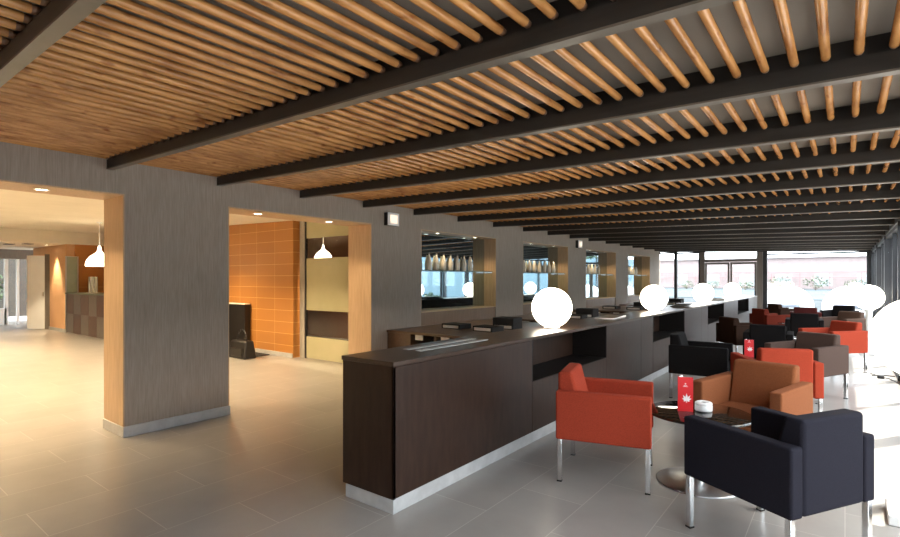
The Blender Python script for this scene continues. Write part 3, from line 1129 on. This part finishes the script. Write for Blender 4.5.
def menu(x, y, deg, label, h=0.255):
    """folded card standing like a tent, red outside with a white leaf"""
    t = empty('menu_card', label, 'menu', (x, y, 0.520), math.radians(deg), 'red menus on the tables')
    w_ = 0.105
    b = MB()
    ang = math.radians(62)
    b.hexa([(0, 0, 0), (w_, 0, 0), (w_, 0.003, 0), (0, 0.003, 0), (0, 0, h), (w_, 0, h), (w_, 0.003, h), (0, 0.003, h)], M['red'])
    ca, sa = math.cos(ang), math.sin(ang)
    b.hexa([(0, 0.003, 0), (w_ * ca, w_ * sa + 0.003, 0), (w_ * ca - 0.002, w_ * sa + 0.006, 0), (0, 0.006, 0),
            (0, 0.003, h), (w_ * ca, w_ * sa + 0.003, h), (w_ * ca - 0.002, w_ * sa + 0.006, h), (0, 0.006, h)], M['red'])
    b.build('cover', t)
    b = MB()
    b.hexa([(0.003, 0.0035, 0), (w_, 0.0035, 0), (w_, 0.0042, 0), (0.003, 0.0042, 0), (0.003, 0.0035, h), (w_, 0.0035, h), (w_, 0.0042, h), (0.003, 0.0042, h)], M['print'])
    q0, q1 = Vector((0.004, 0.0032, 0)), Vector((w_ * ca, w_ * sa + 0.0022, 0))
    b.hexa([(q0.x, q0.y, 0), (q1.x, q1.y, 0), (q1.x, q1.y + 0.0008, 0), (q0.x, q0.y + 0.0008, 0),
            (q0.x, q0.y, h), (q1.x, q1.y, h), (q1.x, q1.y + 0.0008, h), (q0.x, q0.y + 0.0008, h)], M['print'])
    b.build('inside_page', t)
    b = MB()                                             # leaf emblem: pointed leaflets fanned from one stalk
    cx, cz = 0.060, 0.085
    for a, l_ in ((90, 0.050), (55, 0.046), (125, 0.046), (20, 0.036), (160, 0.036), (-20, 0.024), (200, 0.024)):
        ar = math.radians(a)
        d = (math.cos(ar), math.sin(ar))
        p = (-d[1], d[0])
        b.prism([(cx, cz), (cx + d[0] * l_ * 0.5 + p[0] * 0.007, cz + d[1] * l_ * 0.5 + p[1] * 0.007), (cx + d[0] * l_, cz + d[1] * l_),
                 (cx + d[0] * l_ * 0.5 - p[0] * 0.007, cz + d[1] * l_ * 0.5 - p[1] * 0.007)], -0.0008, 0.0, M['print'])
    b.prism([(cx - 0.002, cz - 0.02), (cx + 0.002, cz - 0.02), (cx + 0.002, cz), (cx - 0.002, cz)], -0.0008, 0.0, M['print'])
    b.build('leaf_emblem', t)
    b = MB()
    b.lathe([(0, 0), (0.005, 0), (0.005, 0.0008), (0, 0.0008)], M['print'], 12)
    bmesh.ops.rotate(b.bm, cent=(0, 0, 0), matrix=Matrix.Rotation(PI / 2, 3, 'X'), verts=b.bm.verts[:])
    bmesh.ops.translate(b.bm, vec=(0.052, 0, 0.205), verts=b.bm.verts[:])
    for zz, hw in ((0.190, 0.012), (0.183, 0.016)):
        b.prism([(0.052 - hw, zz), (0.052 + hw, zz), (0.052 + hw, zz + 0.0028), (0.052 - hw, zz + 0.0028)], -0.0008, 0.0, M['print'])
    b.build('title_mark', t)
    return t


def ashtray(x, y, label):
    t = empty('ashtray', label, 'ashtray', (x, y, 0.520), 0, 'white ashtrays on the tables')
    b = MB()
    b.lathe([(0, 0), (0.054, 0), (0.060, 0.006), (0.060, 0.040), (0.056, 0.046), (0, 0.046)], M['white'], 36)
    b.build('bowl', t)
    b = MB()
    b.lathe([(0.0, 0.046), (0.058, 0.046), (0.060, 0.050), (0.058, 0.062), (0.050, 0.068), (0.024, 0.068), (0.020, 0.060), (0, 0.060)], M['white'], 36)
    b.build('lid', t)
    b = MB()
    b.lathe([(0, 0.0605), (0.019, 0.0605), (0.019, 0.062), (0, 0.062)], M['recess'], 20)
    b.build('ash_hole', t)
    return t


TBL = [(-0.855, 4.11), (-0.76, 7.38), (-0.99, 10.26), (-0.86, 13.80), (-0.92, 16.90)]
ARM = [  # fabric, x, y, rotation, label     (front faces local +y)
    ('navy', -0.325, 3.44, 59.5, 'navy blue armchair seen from behind, nearest the camera', 0),
    ('orange', -1.465, 3.88, -75.0, 'orange armchair in front of the counter, facing the nearest table', 0),
    ('rust', -0.6, 4.79, 166, 'rust brown armchair facing the camera across the nearest table', 0),
    ('black', -1.46, 7.15, -86, 'black armchair with its back to the counter at the second table', 1),
    ('orange', -0.6, 6.42, 25, 'orange armchair turned back to back with the rust brown armchair', 1),
    ('taupe', -0.4, 7.98, 154, 'taupe armchair with brown back at the window side of the second table', 1),
    ('brown', -1.5, 10.85, -50, 'dark brown armchair by the counter at the third table', 2),
    ('black', -0.96, 9.51, 3, 'black armchair seen from behind at the third table', 2),
    ('orange', -0.17, 10.58, 138, 'orange armchair at the window side of the third table', 2),
    ('brick', -1.4, 14.4, -50, 'brick red armchair by the counter at the fourth table', 3),
    ('black', -0.68, 13.09, 3, 'black armchair seen from behind at the fourth table', 3),
    ('taupe', -0.05, 13.95, 145, 'taupe armchair at the window side of the fourth table', 3),
    ('brown', -1.4, 17.6, -50, 'dark brown armchair by the counter at the farthest table', 4),
    ('maroon', -0.8, 15.85, 3, 'maroon armchair seen from behind at the farthest table', 4),
    ('black', -0.12, 17.15, 160, 'black armchair at the window side of the farthest table', 4),
]
for fab, x, y, dg, lb, gi in ARM:
    armchair(fab, x, y, dg, lb, 'armchairs round the %s table' % ORD[gi])
TL = ['glossy black round table between the navy and the rust brown armchairs', 'round black table in front of the second black armchair row',
      'round black table of the third seating group', 'round black table of the fourth seating group', 'round black table of the farthest seating group']
for (x, y), lb in zip(TBL, TL):
    table(x, y, lb)
menu(-0.985, 4.045, 22, 'red folded menu with a white leaf standing on the nearest table')
ashtray(-0.835, 4.17, 'white lidded ashtray on the nearest table beside the red menu')
menu(-1.01, 7.42, 20, 'red folded menu standing on the second table', 0.215)
ashtray(-1.02, 10.4, 'white lidded ashtray on the third table')
ashtray(-0.95, 13.9, 'white lidded ashtray on the fourth table')

# ---------------------------------------------------------------- white globe lamps on stands by the windows
f0 = None
for x, y, lb in ((0.37, 4.26, 'tall white globe lamp on a stand by the windows, nearest the navy armchair'),
                 (0.38, 13.3, 'tall white globe lamp on a stand by the windows, farther down beyond the third table')):
    if f0 is None:
        f0 = empty('floor_globe_lamp', lb, 'lamp', (x, y, 0), 0, 'globe lamps on stands by the windows')
        b = MB()
        b.sphere((0, 0, 1.14), 0.25, M['globe'], 40)
        b.build('globe', f0)
        b = MB()
        b.lathe([(0, 0.06), (0.10, 0.06), (0.06, 0.2), (0.045, 0.5), (0.06, 0.86), (0.10, 0.90), (0, 0.91)], M['white'], 32)
        b.build('stand', f0)
        b = MB()
        b.box(-0.16, 0.16, -0.16, 0.16, 0, 0.06, M['white'], 0.006)
        b.build('base', f0)
    else:
        t = copy_tree(f0)
        t.location = (x, y, 0)
        t['label'] = lb
t = empty('power_cord', 'black power cord and plug lying on the sunlit floor by the windows', 'cord', (0.43, 10.2, 0))
b = MB()
b.tube([(-0.12, 0.35, 0.008), (-0.04, 0.15, 0.008), (0.02, 0.0, 0.008), (0.10, -0.10, 0.008), (0.16, -0.35, 0.008), (0.19, -0.55, 0.008)], 0.005, M['cord'])
b.tube([(-0.10, 0.1, 0.008), (0.05, 0.22, 0.008), (0.18, 0.20, 0.008)], 0.007, M['cord'])
b.build('cable', t)
b = MB()
b.box(-0.04, 0.04, -0.12, 0.0, 0.0, 0.045, M['cord'], 0.006)
b.build('plug', t)

# ---------------------------------------------------------------- outside
b = MB()
b.box(XG + 0.16, 60, -25, 21, -0.14, -0.02, M['terrace'])
b.box(XG + 0.16, 60, 21, 130, -0.14, -0.02, M['patio'])
b.box(-60, XG + 0.16, 20.12, 130, -0.14, -0.02, M['patio'])
b.box(-60, -22.1, -25, 20.12, -0.14, -0.02, M['terrace'])
struct(b.build('ground'), 'pale stone terrace outside the windows', 'ground')
b = MB()
b.box(-22, 22, 46, 84, -0.02, 0.02, M['pool'])
tag(b.build('pool'), 'blue swimming pool beyond the terrace', 'pool', kind='structure')

t = empty('building', 'pale pink low building with red rails beyond the pool', 'building', (0, 104, 0))
b = MB()
b.box(-30, 42, 0, 8, -0.1, 5.2, M['pink'])
b.build('wall', t)
b = MB()
b.box(-31, 43, -0.6, 8.4, 5.2, 5.5, M['white'])
b.build('roof', t)
b = MB()
b.box(-30, 42, -0.9, -0.8, 2.65, 2.80, M['redrail'])
b.box(-30, 42, -0.9, -0.8, 1.75, 1.85, M['redrail'])
for q in range(19):
    b.box(-30 + q * 4, -29.9 + q * 4, -0.9, -0.8, 0, 2.65, M['redrail'])
b.build('railing', t)
for q in range(12):
    b = MB()
    b.box(-26 + q * 5.5, -23.6 + q * 5.5, -0.05, 0.02, 0.4, 2.4, M['palewindow'])
    b.build('window', t)

t = empty('building', 'pale blue clad building facing the right hand windows', 'building', (13.0, 8, 0))
b = MB()
b.box(0, 6, -24, 74, -0.1, 4.4, M['bluepanel'])
b.build('wall', t)
b = MB()
for q in range(25):
    b.box(-0.12, 0.0, -23 + q * 3.8, -22.7 + q * 3.8, 0, 4.4, M['post'])
b.build('pilaster', t)


def leaf_ball(b, c, rx, ry, rz, n_, size):
    for _ in range(n_):
        u_ = random.uniform(-1, 1)
        a = random.uniform(0, 2 * PI)
        rr0 = random.uniform(0.55, 1.0)
        q = math.sqrt(max(0, 1 - u_ * u_))
        p = Vector((c[0] + rx * rr0 * q * math.cos(a), c[1] + ry * rr0 * q * math.sin(a), c[2] + rz * rr0 * u_))
        d1 = Vector((random.gauss(0, 1), random.gauss(0, 1), random.gauss(0, 1))).normalized()
        d2 = d1.cross(Vector((random.gauss(0, 1), random.gauss(0, 1), random.gauss(0, 1)))).normalized()
        vs_ = [b.bm.verts.new(p + d1 * size * s1 + d2 * size * 0.45 * s2) for s1, s2 in ((-1, 0), (0, -1), (1, 0), (0, 1))]
        f_ = b.bm.faces.new(vs_)
        f_.material_index = b.mi(M['leaf'])


def shrub(x, y, r_, h, label, group, n_=170, z0=-0.02):
    t = empty('shrub', label, 'shrub', (x, y, z0), 0, group)
    b = MB()
    leaf_ball(b, (0, 0, h * 0.58), r_, r_, h * 0.45, n_, 0.10 * max(1.0, r_))
    b.build('foliage', t)
    b = MB()
    for a in range(4):
        b.cyl((0, 0, 0), (0.4 * r_ * math.cos(a * 1.6), 0.4 * r_ * math.sin(a * 1.6), h * 0.6), 0.03, 0.012, M['bark'], 6)
    b.build('stem', t)


for q in range(13):
    shrub(-20 + q * 4.2 + random.uniform(-0.3, 0.3), 87 + random.uniform(-1, 1), random.uniform(1.1, 1.7), random.uniform(1.2, 2.0),
          'green shrub in the row along the far side of the pool', 'shrubs beyond the pool')
t = empty('backdrop_wall', 'dark wall added outside the entrance glazing', 'wall', (-27.0, 4.0, -0.02))  # added as a dark backdrop so the entrance panes don't burn out
b = MB()
b.box(-0.2, 0.0, -4, 6, 0, 3.4, M['backdrop_dark'])
b.build('wall_body', t)
b = MB()
b.box(-0.25, 0.05, -4, 6, 3.4, 3.5, M['plinth'])
b.build('coping', t)
shrub(-24.2, 4.1, 0.7, 2.1, 'green shrub outside the entrance glazing', None, 420)
for q in range(9):
    shrub(3.6 + random.uniform(-0.3, 0.3), 1.0 + q * 2.1, random.uniform(0.5, 0.7), random.uniform(0.8, 1.15),
          'leafy green shrub in the bed outside the right hand windows', 'shrubs outside the right windows', 200)

t = empty('tree', 'tree with leafy branches hanging before the end window', 'tree', (3.6, 31, 0))
b = MB()
b.cyl((0, 0, -0.05), (0.1, 0, 2.6), 0.16, 0.12, M['bark'], 10)
b.cyl((0.1, 0, 2.6), (-1.5, 0, 3.5), 0.09, 0.04, M['bark'], 8)
b.cyl((-1.5, 0, 3.5), (-3.1, 0.1, 2.9), 0.04, 0.015, M['bark'], 8)
b.cyl((0.1, 0, 2.6), (1.0, 0.3, 4.2), 0.09, 0.03, M['bark'], 8)
b.build('trunk', t)
b = MB()
leaf_ball(b, (-2.4, 0, 3.2), 1.0, 0.6, 0.45, 130, 0.14)
leaf_ball(b, (-1.0, 0, 3.8), 1.1, 0.8, 0.7, 180, 0.14)
leaf_ball(b, (0.8, 0.2, 4.4), 1.4, 1.2, 1.0, 260, 0.14)
b.build('foliage', t)

for x, y, lb in ((-2.0, 27.0, 'white domed lounge bed on the terrace, left of the two'), (0.15, 27.5, 'white domed lounge bed on the terrace, right of the two')):
    t = empty('lounge_bed', lb, 'lounge bed', (x, y, -0.02), 0, 'domed lounge beds on the terrace')
    b = MB()
    prof = [(0.95 * math.cos(a), 0.35 + 0.88 * math.sin(a)) for a in [PI / 2 * q / 10 for q in range(10)]] + [(0, 1.23)]
    b.lathe(prof, M['canvas'], 28)
    b.build('canopy', t)
    b = MB()
    b.lathe([(0, 0), (0.92, 0), (0.95, 0.05), (0.95, 0.33), (0.90, 0.36), (0, 0.36)], M['white'], 28)
    b.build('base', t)
    b = MB()
    b.box(-0.5, 0.5, -0.99, -0.80, 0.34, 0.48, M['cushion'], 0.03)
    b.build('cushion', t)
t = empty('parasol', 'slim parasol stand on the terrace near the right corner of the end window', 'parasol', (1.35, 26.5, -0.02))
b = MB()
b.cyl((0, 0, 0), (0, 0, 1.5), 0.025, 0.025, M['post'], 10)
b.build('pole', t)
b = MB()
b.lathe([(0, 0.75), (0.10, 0.85), (0.13, 1.1), (0.06, 1.45), (0, 1.55)], M['cushion'], 14)
b.build('canopy', t)
b = MB()
b.lathe([(0, 0), (0.25, 0), (0.25, 0.05), (0, 0.06)], M['post'], 16)
b.build('base', t)
